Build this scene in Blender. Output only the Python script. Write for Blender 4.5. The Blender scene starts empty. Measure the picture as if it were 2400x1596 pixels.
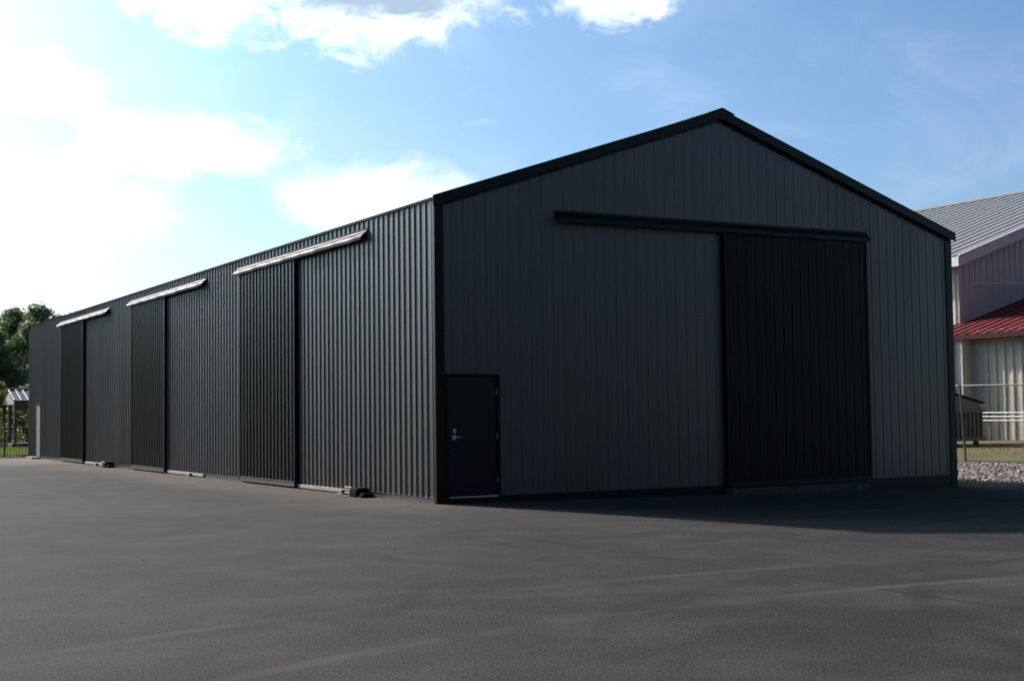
import bpy, math, random
from mathutils import Vector, Matrix
R = math.radians
random.seed(7)
scene = bpy.context.scene

# ------------------------------------------------------------------ camera
F_PX, CAM = 3253.99, (-10.6405, -21.5403, 1.4442)
YAW, PITCH, ROLL = 0.5138, 0.0523, -0.0126
fw = Vector((math.sin(YAW)*math.cos(PITCH), math.cos(YAW)*math.cos(PITCH), math.sin(PITCH)))
r0 = Vector((math.cos(YAW), -math.sin(YAW), 0)); u0 = r0.cross(fw)
rt = r0*math.cos(ROLL) + u0*math.sin(ROLL); up = -r0*math.sin(ROLL) + u0*math.cos(ROLL)
cd = bpy.data.cameras.new('camera'); cam = bpy.data.objects.new('camera', cd)
scene.collection.objects.link(cam); scene.camera = cam
cd.sensor_width = 36; cd.lens = 36*F_PX/2400; cd.clip_end = 5000
cam.matrix_world = Matrix(((rt.x, up.x, -fw.x, CAM[0]), (rt.y, up.y, -fw.y, CAM[1]),
                           (rt.z, up.z, -fw.z, CAM[2]), (0, 0, 0, 1)))

# ------------------------------------------------------------------ light
SUN_AZ, SUN_EL = R(-16.6), R(33.0)          # azimuth from +Y towards +X
sd = Vector((math.sin(SUN_AZ)*math.cos(SUN_EL), math.cos(SUN_AZ)*math.cos(SUN_EL), math.sin(SUN_EL)))
sl = bpy.data.lights.new('sun', 'SUN'); sl.energy = 4.7; sl.angle = R(0.55); sl.color = (1.0, .915, .86)
sun = bpy.data.objects.new('sun', sl); scene.collection.objects.link(sun)
sun.rotation_euler = (-sd).to_track_quat('-Z', 'Y').to_euler(); sun.location = (-20, 40, 40)

world = bpy.data.worlds.new('World'); scene.world = world; world.use_nodes = True
world.cycles.sampling_method = 'MANUAL'; world.cycles.sample_map_resolution = 2048
nt = world.node_tree; N = nt.nodes; L = nt.links; N.clear()
def nd(t, **k):
    n = N.new(t)
    for a, b in k.items(): setattr(n, a, b)
    return n
def mth(op, a, b=None, c=None, clamp=False):
    n = nd('ShaderNodeMath', operation=op); n.use_clamp = clamp
    for i, v in enumerate((a, b, c)):
        if v is None: continue
        if isinstance(v, (int, float)): n.inputs[i].default_value = v
        else: L.new(v, n.inputs[i])
    return n.outputs[0]
out = nd('ShaderNodeOutputWorld'); bg = nd('ShaderNodeBackground'); bg.inputs['Strength'].default_value = 0.05
L.new(bg.outputs[0], out.inputs[0])
sky = nd('ShaderNodeTexSky'); sky.sky_type = 'NISHITA'; sky.sun_disc = False
sky.sun_elevation = SUN_EL; sky.sun_rotation = SUN_AZ
sky.air_density = 1.0; sky.dust_density = 1.0; sky.ozone_density = 3.0; sky.altitude = 200
tc = nd('ShaderNodeTexCoord'); sx = nd('ShaderNodeSeparateXYZ'); L.new(tc.outputs['Generated'], sx.inputs[0])
az = mth('MULTIPLY', mth('ARCTAN2', sx.outputs[0], sx.outputs[1]), 180/math.pi)
el = mth('MULTIPLY', mth('ARCSINE', sx.outputs[2]), 180/math.pi)
cmb = nd('ShaderNodeCombineXYZ'); L.new(az, cmb.inputs[0]); L.new(mth('MULTIPLY', el, 1.7), cmb.inputs[1])
def noise(scale, detail, rough, dist=0.0, vec=None):
    n = nd('ShaderNodeTexNoise'); n.inputs['Scale'].default_value = scale; n.inputs['Detail'].default_value = detail
    n.inputs['Roughness'].default_value = rough; n.inputs['Distortion'].default_value = dist
    L.new(vec or cmb.outputs[0], n.inputs['Vector']); return n.outputs['Fac']
def sstep(v, lo, hi, a=0.0, b=1.0):
    n = nd('ShaderNodeMapRange', interpolation_type='SMOOTHSTEP'); L.new(v, n.inputs['Value'])
    for i, q in enumerate((lo, hi, a, b)): n.inputs[i+1].default_value = q
    return n.outputs[0]
n1 = noise(0.38, 10, .66, .5); n2 = noise(0.10, 7, .6, .3)
def blob(a0, e0, ra, re):
    x = mth('POWER', mth('ABSOLUTE', mth('DIVIDE', mth('SUBTRACT', az, a0), ra)), 2)
    y = mth('POWER', mth('ABSOLUTE', mth('DIVIDE', mth('SUBTRACT', el, e0), re)), 2)
    return mth('SUBTRACT', 1.0, mth('SQRT', mth('ADD', x, y)))
def edged(b, amp=1.6): return mth('ADD', b, mth('MULTIPLY', mth('SUBTRACT', n1, .5), amp))
hard = mth('MAXIMUM', edged(blob(24.0, 18.2, 5.6, 3.7)), edged(blob(17.0, 18.0, 4.6, 2.9)))
hard = mth('MAXIMUM', hard, edged(blob(34.2, 18.4, 3.6, 2.6)))
hardm = sstep(hard, -.12, 0.55)
soft = mth('MAXIMUM', edged(blob(10.0, 12.6, 3.0, 1.5), 1.7), edged(blob(14.8, 10.9, 5.2, 1.3), 1.7))
soft = mth('MAXIMUM', soft, edged(blob(7.0, 8.4, 8.0, 2.2), 1.5))
soft = mth('MAXIMUM', soft, edged(blob(23.8, 8.9, 4.0, 1.5), 1.5))
gap = mth('MAXIMUM', mth('ADD', blob(8.6, 11.1, 4.2, .9), mth('MULTIPLY', mth('SUBTRACT', n1, .5), .6)), 0.0)
soft = mth('SUBTRACT', soft, mth('MULTIPLY', gap, 3.2))
wisp = mth('MULTIPLY', sstep(edged(blob(28.2, 11.9, 1.8, .45), 3.0), .45, 1.3), .12)
veil = mth('MULTIPLY', sstep(noise(.13, 6, .6, .8), .42, .78), .07)
softm = mth('ADD', mth('MAXIMUM', mth('MULTIPLY', sstep(soft, -.35, 0.85), .75), wisp), veil)
# scattered clouds over the rest of the sky, well outside the view
far = mth('MULTIPLY', sstep(n2, .54, .66), sstep(mth('ABSOLUTE', mth('SUBTRACT', az, 30.0)), 32, 50))
cloudm = mth('MINIMUM', mth('MAXIMUM', mth('MAXIMUM', hardm, softm), mth('MULTIPLY', far, .25)), 1.0)
core = mth('MULTIPLY', sstep(mth('ADD', blob(24.0, 17.3, 6.4, 1.9), mth('MULTIPLY', mth('SUBTRACT', n1, .5), 1.1)), 0.05, .45), hardm)
# forward scattering of thin haze round the sun
dot = nd('ShaderNodeVectorMath', operation='DOT_PRODUCT'); L.new(tc.outputs['Generated'], dot.inputs[0])
dot.inputs[1].default_value = sd
dpos = mth('MAXIMUM', dot.outputs['Value'], 0.0)
glow = mth('ADD', mth('MULTIPLY', mth('POWER', dpos, 14), 1.3), mth('MULTIPLY', mth('POWER', dpos, 4), .22))
low = mth('MULTIPLY', mth('POWER', 2.718, mth('DIVIDE', mth('MAXIMUM', el, 0.0), -6.5)), mth('POWER', dpos, 11))
def mixc(f, a, b, bt='MIX'):
    m = nd('ShaderNodeMix', data_type='RGBA', blend_type=bt)
    for i, v in ((0, f), (6, a), (7, b)):
        if isinstance(v, (int, float)): m.inputs[i].default_value = v
        elif isinstance(v, tuple): m.inputs[i].default_value = v + (1,)
        else: L.new(v, m.inputs[i])
    return m.outputs[2]
GLOW = (10.0, 20.0, 20.0)
gl = nd('ShaderNodeVectorMath', operation='SCALE'); gl.inputs[0].default_value = GLOW; L.new(glow, gl.inputs['Scale'])
hz = nd('ShaderNodeVectorMath', operation='SCALE'); hz.inputs[0].default_value = (75.0, 75.0, 75.0); L.new(low, hz.inputs['Scale'])
skc = mixc(1.0, mixc(1.0, sky.outputs[0], (1.08, 1.22, 1.42), 'MULTIPLY'), gl.outputs[0], 'ADD')
skc = mixc(1.0, skc, hz.outputs[0], 'ADD')
aur = nd('ShaderNodeVectorMath', operation='SCALE'); aur.inputs[0].default_value = (220.0, 185.0, 165.0)   # bright aureole close round the sun
L.new(mth('POWER', dpos, 50), aur.inputs['Scale']); skc = mixc(1.0, skc, aur.outputs[0], 'ADD')
cl_lit = mixc(core, (20.0, 20.0, 20.0), (5.2, 7.0, 9.0))
cl = mixc(sstep(mth('ABSOLUTE', mth('SUBTRACT', az, 20.0)), 25, 70), cl_lit, (5.0, 5.2, 5.6))
L.new(mixc(cloudm, skc, cl), bg.inputs['Color'])

scene.view_settings.view_transform = 'Standard'; scene.view_settings.look = 'None'
scene.view_settings.exposure = 0.85; scene.view_settings.gamma = 1.0
scene.cycles.adaptive_threshold = 0.004; scene.cycles.max_bounces = 6; scene.cycles.use_denoising = True; scene.cycles.use_adaptive_sampling = False; scene.cycles.sample_clamp_indirect = 4.0; scene.cycles.filter_width = 1.8

# ------------------------------------------------------------------ materials
def material(name, col, rough=.5, metal=0.0, spec=.5, col2=None, cscale=3.0, cdet=6, lo=.35, hi=.65,
             rvar=0.0, bump=0.0, bscale=20.0, bdet=4, stretch=None, col3=None, c3scale=1.0, lo3=.5, hi3=.7):
    m = bpy.data.materials.new(name); m.use_nodes = True
    t = m.node_tree; b = t.nodes['Principled BSDF']
    b.inputs['Roughness'].default_value = rough; b.inputs['Metallic'].default_value = metal
    b.inputs['Specular IOR Level'].default_value = spec; b.inputs['Base Color'].default_value = col + (1,)
    c = t.nodes.new('ShaderNodeTexCoord'); mp = t.nodes.new('ShaderNodeMapping')
    t.links.new(c.outputs['Object'], mp.inputs[0])
    if stretch: mp.inputs['Scale'].default_value = stretch
    def nz(s, d, r=.6):
        n = t.nodes.new('ShaderNodeTexNoise'); n.inputs['Scale'].default_value = s; n.inputs['Detail'].default_value = d
        n.inputs['Roughness'].default_value = r; t.links.new(mp.outputs[0], n.inputs['Vector']); return n.outputs['Fac']
    def mr(v, a, bb):
        n = t.nodes.new('ShaderNodeMapRange'); n.inputs[1].default_value = a; n.inputs[2].default_value = bb
        t.links.new(v, n.inputs[0]); return n.outputs[0]
    cur = None
    if col2:
        mx = t.nodes.new('ShaderNodeMix'); mx.data_type = 'RGBA'
        mx.inputs[6].default_value = col + (1,); mx.inputs[7].default_value = col2 + (1,)
        t.links.new(mr(nz(cscale, cdet), lo, hi), mx.inputs[0]); cur = mx.outputs[2]
    if col3:
        mx = t.nodes.new('ShaderNodeMix'); mx.data_type = 'RGBA'; mx.inputs[7].default_value = col3 + (1,)
        t.links.new(cur, mx.inputs[6]); t.links.new(mr(nz(c3scale, 5), lo3, hi3), mx.inputs[0]); cur = mx.outputs[2]
    if cur: t.links.new(cur, b.inputs['Base Color'])
    if rvar:
        # panel to panel and streak variation of the sheen
        mp2 = t.nodes.new('ShaderNodeMapping'); mp2.inputs['Scale'].default_value = (1, 1, .12); t.links.new(c.outputs['Object'], mp2.inputs[0])
        n = t.nodes.new('ShaderNodeTexNoise'); n.inputs['Scale'].default_value = .9; n.inputs['Detail'].default_value = 1
        t.links.new(mp2.outputs[0], n.inputs['Vector']); q = t.nodes.new('ShaderNodeMapRange')
        q.inputs[1].default_value = .3; q.inputs[2].default_value = .7; q.inputs[3].default_value = rough-rvar; q.inputs[4].default_value = rough+rvar
        t.links.new(n.outputs['Fac'], q.inputs[0]); t.links.new(q.outputs[0], b.inputs['Roughness'])
    if bump:
        bn = t.nodes.new('ShaderNodeBump'); bn.inputs['Strength'].default_value = bump; bn.inputs['Distance'].default_value = .02
        t.links.new(nz(bscale, bdet), bn.inputs['Height']); t.links.new(bn.outputs[0], b.inputs['Normal'])
    return m
M = {}
M['charcoal'] = material('charcoal_siding', (.0270, .0235, .0215), .42, spec=1.0, col2=(.031, .0270, .0245), cscale=.8, cdet=1, rvar=.06, bump=0, bscale=1.3, bdet=2)
M['doorpaint'] = material('black_door_siding', (.003, .003, .003), .36, spec=.36, col2=(.004, .004, .004), cscale=1.5, bump=0, bscale=1.1, bdet=2)
M['frontdoor'] = material('shaded_black_door_siding', (.0022, .0022, .0020), .45, spec=.20, col2=(.003, .003, .0025), cscale=1.5)  # darker, duller copy of the door paint for the shaded gable front
M['trimlit'] = material('lit_side_trim', (.055, .057, .061), .36, spec=.9, col2=(.04, .042, .045), cscale=3)  # lighter trim for the sunlit side, its bright sheen put into the colour
M['black'] = material('black_trim', (.003, .004, .005), .38, spec=.25, bump=.1, bscale=2, bdet=2)
M['flash'] = material('track_cover_metal', (.011, .013, .017), .50, spec=.04, col2=(.015, .017, .020), cscale=2, bump=.25, bscale=2.5, bdet=3)
M['walkdoor'] = material('black_flush_door', (.0022, .0030, .0100), .35, spec=.4, bump=.05, bscale=4)
M['greydoor'] = material('grey_flush_door', (.13, .115, .12), .5, col2=(.15, .135, .14), cscale=3)
M['steel'] = material('brushed_steel', (.55, .56, .58), .35, metal=.9, col2=(.62, .62, .64), cscale=30)
M['concrete'] = material('concrete_sill', (.10, .095, .088), .85, col2=(.14, .13, .12), cscale=6, bump=.3, bscale=40)
M['sill'] = material('shaded_concrete_sill', (.05, .05, .05), .9, spec=.1, col2=(.08, .078, .075), cscale=6, bump=.3, bscale=40)  # concrete copy darkened for the shade along the gable front
M['board'] = material('weathered_board', (.23, .215, .18), .85, col2=(.15, .13, .10), cscale=5, lo=.5, hi=.75, bump=.4, bscale=30, stretch=(1, .35, 2))
M['rubber'] = material('black_rubber', (.0015, .0015, .0017), .9, spec=.04, col2=(.003, .003, .003), cscale=20, bump=.3, bscale=60)
M['white'] = material('white_paint', (.50, .50, .48), .5, col2=(.60, .59, .56), cscale=4)
M['cream'] = material('cream_siding', (.52, .47, .38), .45, col2=(.44, .40, .33), cscale=2.2, bump=.1, bscale=2)
M['pinkwall'] = material('pale_mauve_siding', (.38, .285, .25), .5, col2=(.33, .25, .225), cscale=1.5, bump=.1, bscale=2)
M['fascia'] = material('pale_fascia', (.42, .35, .32), .5, col2=(.36, .30, .28), cscale=2)
M['greyroof'] = material('galvanised_roof', (.14, .145, .155), .6, metal=.0, col2=(.12, .125, .135), cscale=2.5, bump=.1, bscale=3)
M['slateroof'] = material('dark_slate_roof', (.030, .036, .046), .6, spec=.1, col2=(.024, .030, .038), cscale=3)
M['redroof'] = material('maroon_roof', (.125, .018, .020), .6, spec=.12, col2=(.09, .014, .016), cscale=2.5)
M['maroon'] = material('maroon_fascia', (.05, .006, .008), .6, spec=.12, col2=(.035, .006, .007), cscale=4)
M['galv'] = material('galvanised_steel', (.12, .11, .10), .6, metal=.3, col2=(.09, .06, .045), cscale=6, lo=.5, hi=.7)
M['dumpster'] = material('grey_green_steel', (.085, .090, .082), .5, col2=(.055, .05, .045), cscale=4, bump=.2, bscale=6)
M['iron'] = material('black_iron', (.010, .011, .012), .45, col2=(.016, .016, .016), cscale=8)
M['wood'] = material('dark_timber', (.055, .050, .045), .7, col2=(.035, .032, .03), cscale=6)
M['bark'] = material('bark', (.07, .055, .042), .9, col2=(.035, .028, .022), cscale=8, bump=.5, bscale=20)
def leafmat(name, a, b):
    m = material(name, a, .55, spec=.25, col2=b, cscale=.55, cdet=3, lo=.38, hi=.62)
    p = m.node_tree.nodes['Principled BSDF']
    tr = m.node_tree.nodes.new('ShaderNodeBsdfTranslucent'); tr.inputs[0].default_value = (b[0]*1.5, b[1]*1.6, b[2], 1)
    ms = m.node_tree.nodes.new('ShaderNodeMixShader'); ms.inputs[0].default_value = .28
    m.node_tree.links.new(p.outputs[0], ms.inputs[1]); m.node_tree.links.new(tr.outputs[0], ms.inputs[2])
    m.node_tree.links.new(ms.outputs[0], m.node_tree.nodes['Material Output'].inputs[0]); return m
M['leaf'] = leafmat('green_leaves', (.085, .110, .050), (.115, .145, .060))
M['leafdk'] = leafmat('dark_green_leaves', (.060, .085, .050), (.088, .118, .058))
M['leafyel'] = leafmat('yellow_green_leaves', (.10, .12, .025), (.15, .15, .03))
M['grassblade'] = leafmat('grass_blades', (.075, .105, .022), (.11, .13, .030))
M['stone'] = material('pale_stones', (.29, .255, .23), .85, col2=(.11, .095, .085), cscale=9, cdet=2, lo=.4, hi=.6, bump=.3, bscale=40)
M['gravel'] = material('gravel_bed', (.12, .11, .10), .95, col2=(.05, .045, .04), cscale=14, lo=.4, hi=.6, bump=.8, bscale=18)

# asphalt: aggregate speckle, broad wear patches, paving seam along the shed, dusty edge
am = bpy.data.materials.new('asphalt'); am.use_nodes = True
t = am.node_tree; b = t.nodes['Principled BSDF']; geo = t.nodes.new('ShaderNodeNewGeometry')
sp = t.nodes.new('ShaderNodeSeparateXYZ'); t.links.new(geo.outputs['Position'], sp.inputs[0])
def A(kind, **k):
    n = t.nodes.new(kind)
    for q, v in k.items(): setattr(n, q, v)
    return n
def am_m(op, a, bb=None, clamp=False):
    n = A('ShaderNodeMath', operation=op); n.use_clamp = clamp
    for i, v in enumerate((a, bb)):
        if v is None: continue
        if isinstance(v, (int, float)): n.inputs[i].default_value = v
        else: t.links.new(v, n.inputs[i])
    return n.outputs[0]
def am_n(scale, det, rough=.6, st=(1, 1, 1), rot=0, off=(0, 0, 0)):
    mp = A('ShaderNodeMapping'); mp.inputs['Scale'].default_value = st; mp.inputs['Rotation'].default_value = (0, 0, rot)
    mp.inputs['Location'].default_value = off
    t.links.new(geo.outputs['Position'], mp.inputs[0]); n = A('ShaderNodeTexNoise')
    n.inputs['Scale'].default_value = scale; n.inputs['Detail'].default_value = det; n.inputs['Roughness'].default_value = rough
    t.links.new(mp.outputs[0], n.inputs['Vector']); return n.outputs['Fac']
def am_r(v, a, bb, c=0.0, d=1.0):
    n = A('ShaderNodeMapRange', interpolation_type='SMOOTHSTEP'); t.links.new(v, n.inputs[0])
    for i, q in enumerate((a, bb, c, d)): n.inputs[i+1].default_value = q
    return n.outputs[0]
def am_mix(f, a, bb):
    n = A('ShaderNodeMix', data_type='RGBA')
    for i, v in ((0, f), (6, a), (7, bb)):
        if isinstance(v, tuple): n.inputs[i].default_value = v + (1,)
        elif isinstance(v, (int, float)): n.inputs[i].default_value = v
        else: t.links.new(v, n.inputs[i])
    return n.outputs[2]
broad = am_n(.16, 5, .62); mid = am_n(1.1, 5, .65); fine = am_n(60, 3, .85); grain = am_n(30, 4, .85)
c = am_mix(am_r(broad, .35, .65), (.0120, .0119, .0122), (.0250, .0236, .0228))
c = am_mix(am_m('MULTIPLY', am_r(mid, .42, .68), .55), c, (.042, .039, .037))
c = am_mix(am_m('MULTIPLY', am_r(fine, .54, .62), .8), c, (.090, .085, .080))
c = am_mix(am_m('MULTIPLY', am_r(grain, .50, .42), .7), c, (.009, .009, .0095))
# pale roller scuffs, long and thin
scuff = am_r(am_n(.9, 5, .6, (.10, 1, 1), R(6)), .56, .70)
scuff = am_m('MULTIPLY', scuff, am_r(am_n(.25, 3, .5, off=(7, 3, 0)), .45, .62))
c = am_mix(am_m('MULTIPLY', scuff, .28), c, (.095, .078, .070))
# paving seams parallel to the shed
wob = am_m('MULTIPLY', am_m('SUBTRACT', am_n(.5, 3), .5), .14)
for sxp, wd, st in ((-2.02, .05, .6),):
    dd = am_m('ABSOLUTE', am_m('SUBTRACT', am_m('ADD', sp.outputs[0], wob), sxp))
    c = am_mix(am_m('MULTIPLY', am_r(dd, wd, wd*.2), am_m('MULTIPLY', am_r(am_n(.7, 3), .40, .58), st)), c, (.007, .007, .007))
# tyre tracks: pairs of wide arcs, darker or paler than the mat
for (ax, ay, ar, aw, colr, st) in ((-12.5, -6.5, 8.2, .16, (.011, .011, .011), .55), (-12.5, -6.5, 9.9, .16, (.011, .011, .011), .5), (-3.0, -26.0, 13.5, .14, (.075, .066, .058), .4),
                                   (-3.0, -26.0, 15.2, .12, (.075, .066, .058), .3), (-14.0, 4.0, 11.0, .2, (.013, .013, .013), .45), (2.0, -17.0, 5.6, .18, (.012, .012, .012), .5)):
    q1 = am_m('ADD', am_m('POWER', am_m('ABSOLUTE', am_m('SUBTRACT', sp.outputs[0], ax)), 2), am_m('POWER', am_m('ABSOLUTE', am_m('SUBTRACT', sp.outputs[1], ay)), 2))
    dd = am_m('ABSOLUTE', am_m('SUBTRACT', am_m('ADD', am_m('SQRT', q1), wob), ar))
    c = am_mix(am_m('MULTIPLY', am_r(dd, aw, aw*.3), am_m('MULTIPLY', am_r(am_n(.45, 4, off=(ax, ar, 0)), .42, .62), st)), c, colr)
# dust washed along the long wall and at the far end
dw = am_m('MULTIPLY', am_r(am_m('ADD', sp.outputs[0], am_m('MULTIPLY', am_m('SUBTRACT', broad, .5), 3.0)), -2.6, -.7), am_r(sp.outputs[1], -3.0, 1.0))
c = am_mix(am_m('MULTIPLY', dw, .30), c, (.13, .105, .080))
dfar = am_r(am_m('ADD', sp.outputs[1], am_m('MULTIPLY', am_m('SUBTRACT', broad, .5), 14.0)), 24, 34)
c = am_mix(am_m('MULTIPLY', dfar, .55), c, (.17, .135, .10))
dfr = am_m('MULTIPLY', am_r(am_n(.35, 4, .6, off=(2, 9, 0)), .56, .72), am_r(sp.outputs[1], -11, -16))
c = am_mix(am_m('MULTIPLY', dfr, .35), c, (.095, .075, .06))
t.links.new(c, b.inputs['Base Color']); b.inputs['Roughness'].default_value = .92
b.inputs['Specular IOR Level'].default_value = .07
bn = A('ShaderNodeBump'); bn.inputs['Strength'].default_value = .55; bn.inputs['Distance'].default_value = .008
hh = am_m('ADD', am_m('MULTIPLY', fine, .6), grain); t.links.new(hh, bn.inputs['Height'])
t.links.new(bn.outputs[0], b.inputs['Normal'])
M['asphalt'] = am
M['grass'] = material('grass_ground', (.070, .095, .022), .9, spec=.2, col2=(.10, .115, .030), cscale=.6, col3=(.10, .085, .045), c3scale=.25, lo3=.62, hi3=.78, bump=.6, bscale=8)
M['verge'] = material('dry_grass_soil', (.13, .085, .055), .95, spec=.2, col2=(.085, .095, .028), cscale=.8, lo=.46, hi=.56, col3=(.26, .22, .19), c3scale=.55, lo3=.60, hi3=.66, bump=.8, bscale=10)

# ------------------------------------------------------------------ helpers
class MB:
    def __init__(s): s.v = []; s.f = []
    def add(s, vs, fs):
        o = len(s.v); s.v += [tuple(x) for x in vs]; s.f += [tuple(i+o for i in f) for f in fs]; return s
    def quad(s, a, b, c, d): return s.add([a, b, c, d], [(0, 1, 2, 3)])
    def box(s, x0, x1, y0, y1, z0, z1):
        vs = [(x, y, z) for z in (z0, z1) for y in (y0, y1) for x in (x0, x1)]
        return s.add(vs, [(0, 2, 3, 1), (4, 5, 7, 6), (0, 1, 5, 4), (1, 3, 7, 5), (3, 2, 6, 7), (2, 0, 4, 6)])
    def prism(s, poly, a, b):
        """poly: list of 3D points, a/b: offset vectors -> solid between poly+a and poly+b"""
        n = len(poly); a = Vector(a); b = Vector(b)
        vs = [Vector(p)+a for p in poly] + [Vector(p)+b for p in poly]
        fs = [tuple(range(n))[::-1], tuple(range(n, 2*n))] + [(i, (i+1) % n, (i+1) % n+n, i+n) for i in range(n)]
        return s.add(vs, fs)
    def tube(s, pts, r, n=8, r2=None):
        r2 = r if r2 is None else r2; pts = [Vector(p) for p in pts]; rings = []
        o = len(s.v)
        for i, p in enumerate(pts):
            d = (pts[min(i+1, len(pts)-1)] - pts[max(i-1, 0)]).normalized()
            u = d.cross(Vector((0, 0, 1)));
            if u.length < .05: u = d.cross(Vector((1, 0, 0)))
            u.normalize(); w = d.cross(u); rr = r + (r2-r)*i/max(1, len(pts)-1)
            for k in range(n):
                a = 2*math.pi*k/n; s.v.append(tuple(p + (u*math.cos(a)+w*math.sin(a))*rr))
        for i in range(len(pts)-1):
            for k in range(n):
                k2 = (k+1) % n; s.f.append((o+i*n+k, o+i*n+k2, o+(i+1)*n+k2, o+(i+1)*n+k))
        s.f.append(tuple(o+k for k in range(n))[::-1]); s.f.append(tuple(o+(len(pts)-1)*n+k for k in range(n)))
        return s
    def build(s, name, mat, parent=None, bevel=0.0, smooth=False, recalc=True):
        me = bpy.data.meshes.new(name)
        off = parent_world(parent) if parent else Vector((0, 0, 0))
        me.from_pydata([tuple(Vector(v)-off) for v in s.v], [], s.f); me.materials.append(mat)
        if recalc:
            import bmesh
            bm = bmesh.new(); bm.from_mesh(me); bmesh.ops.recalc_face_normals(bm, faces=bm.faces); bm.to_mesh(me); bm.free()
        if smooth:
            for p in me.polygons: p.use_smooth = True
        ob = bpy.data.objects.new(name, me); scene.collection.objects.link(ob)
        if parent: ob.parent = parent
        if bevel:
            md = ob.modifiers.new('bevel', 'BEVEL'); md.width = bevel; md.segments = 2; md.limit_method = 'ANGLE'
        return ob
def parent_world(p):
    v = Vector((0, 0, 0))
    while p: v = v + Vector(p.location); p = p.parent
    return v
def tag(o, label=None, cat=None, group=None, kind=None):
    if label: o['label'] = label
    if cat: o['category'] = cat
    if group: o['group'] = group
    if kind: o['kind'] = kind
    return o
def empty(name, loc, label, cat, group=None):
    o = bpy.data.objects.new(name, None); scene.collection.objects.link(o); o.location = loc
    o.empty_display_size = .3
    return tag(o, label, cat, group)
def lerp(a, b, t): return a+(b-a)*t
def knots(x, ks):
    if x <= ks[0][0]: return ks[0][1]
    for (a, va), (b_, vb) in zip(ks, ks[1:]):
        if x <= b_:
            q = (x-a)/(b_-a); q = q*q*(3-2*q); return lerp(va, vb, q)
    return ks[-1][1]
GE = 15.0                                    # where the asphalt meets the gravel
def g(x, y):
    if x <= 0: z = -.10
    elif x < GE: z = -.10 - .012*x
    else: z = knots(x, [(GE, -.28), (18, -.27), (20.6, -.16), (24.2, .20), (27, .36), (60, .45)])
    if x > 0 and y < 0: z -= .006*min(-y, 14)*min(1, x/3)*(1 if x < GE else max(0, 1-(x-GE)/8))
    if y > 39: z += .10*min(1, (y-39)/14)*(1 if x < 12 else 0)
    return z

def sheet(name, xs, ys, dz, mat, kind='structure'):
    m = MB(); nx, ny = len(xs), len(ys)
    vs = [(x, y, g(x, y)+dz) for y in ys for x in xs]
    fs = [(j*nx+i, j*nx+i+1, (j+1)*nx+i+1, (j+1)*nx+i) for j in range(ny-1) for i in range(nx-1)]
    m.add(vs, fs); o = m.build(name, mat, recalc=False, smooth=True); tag(o, kind=kind); return o
def rng(a, b, n): return [a+(b-a)*i/n for i in range(n+1)]

# ------------------------------------------------------------------ ground
far_x = [-1500, -400, -120] + rng(-60, 60, 120) + [120, 400, 1500]
far_y = [-1500, -400, -120] + rng(-60, 80, 140) + [120, 400, 1500]
sheet('ground', far_x, far_y, -.05, M['grass'])
sheet('asphalt_yard', rng(-60, 0, 40) + rng(.5, GE, 30), rng(-60, -14, 12) + rng(-13.5, 3, 30) + rng(4, 37.3, 20), 0, M['asphalt'])
sheet('gravel_strip', rng(GE, 20.7, 12), rng(-30, 60, 60), -.02, M['gravel'])
sheet('soil_verge', rng(20.7, 27.4, 14), rng(-30, 60, 60), -.015, M['verge'])
sheet('stone_edging', rng(-40, 8, 60), rng(37.3, 38.5, 4), -.01, M['gravel'])

# loose pale stones of the gravel strip, and the far edging
def stones(name, n, fx, fy, s0, s1, label):
    m = MB()
    base = [(-1, -1, -.6), (1, -.9, -.7), (.9, 1, -.6), (-1, .8, -.7), (-.6, -.6, .7), (.7, -.5, .55), (.5, .7, .8), (-.6, .5, .6)]
    fs = [(0, 3, 2, 1), (4, 5, 6, 7), (0, 1, 5, 4), (1, 2, 6, 5), (2, 3, 7, 6), (3, 0, 4, 7)]
    for _ in range(n):
        x, y = fx(), fy(); s = random.uniform(s0, s1); a = random.uniform(0, 6.28)
        ca, sa = math.cos(a), math.sin(a); z = g(x, y)+s*.25; tx, ty = random.uniform(-.5, .5), random.uniform(-.5, .5)
        vs = []
        for (p, q, r) in base:
            p *= s*random.uniform(.7, 1.1); q *= s*random.uniform(.6, 1.0); r *= s*random.uniform(.6, .9)
            vs.append((x+p*ca-q*sa, y+p*sa+q*ca, z+r+p*tx*.6+q*ty*.6))
        m.add(vs, fs)
    o = m.build(name, M['stone'], recalc=False); return tag(o, label, 'gravel', kind='stuff')
stones('gravel', 15000, lambda: random.uniform(GE-.05, 20.8), lambda: random.uniform(-2, 13), .025, .062,
       'pale grey loose stones in the strip beside the shed')
stones('edging_stones', 2500, lambda: random.uniform(-6, 4), lambda: random.uniform(37.25, 38.6), .025, .06,
       'pale loose stones under the black iron fence')
stones('grit', 110, lambda: random.uniform(-12, 12), lambda: random.uniform(-18, 14) if random.random() < .8 else random.uniform(14, 36), .005, .012,
       'small pale grit scattered over the dark asphalt')
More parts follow.
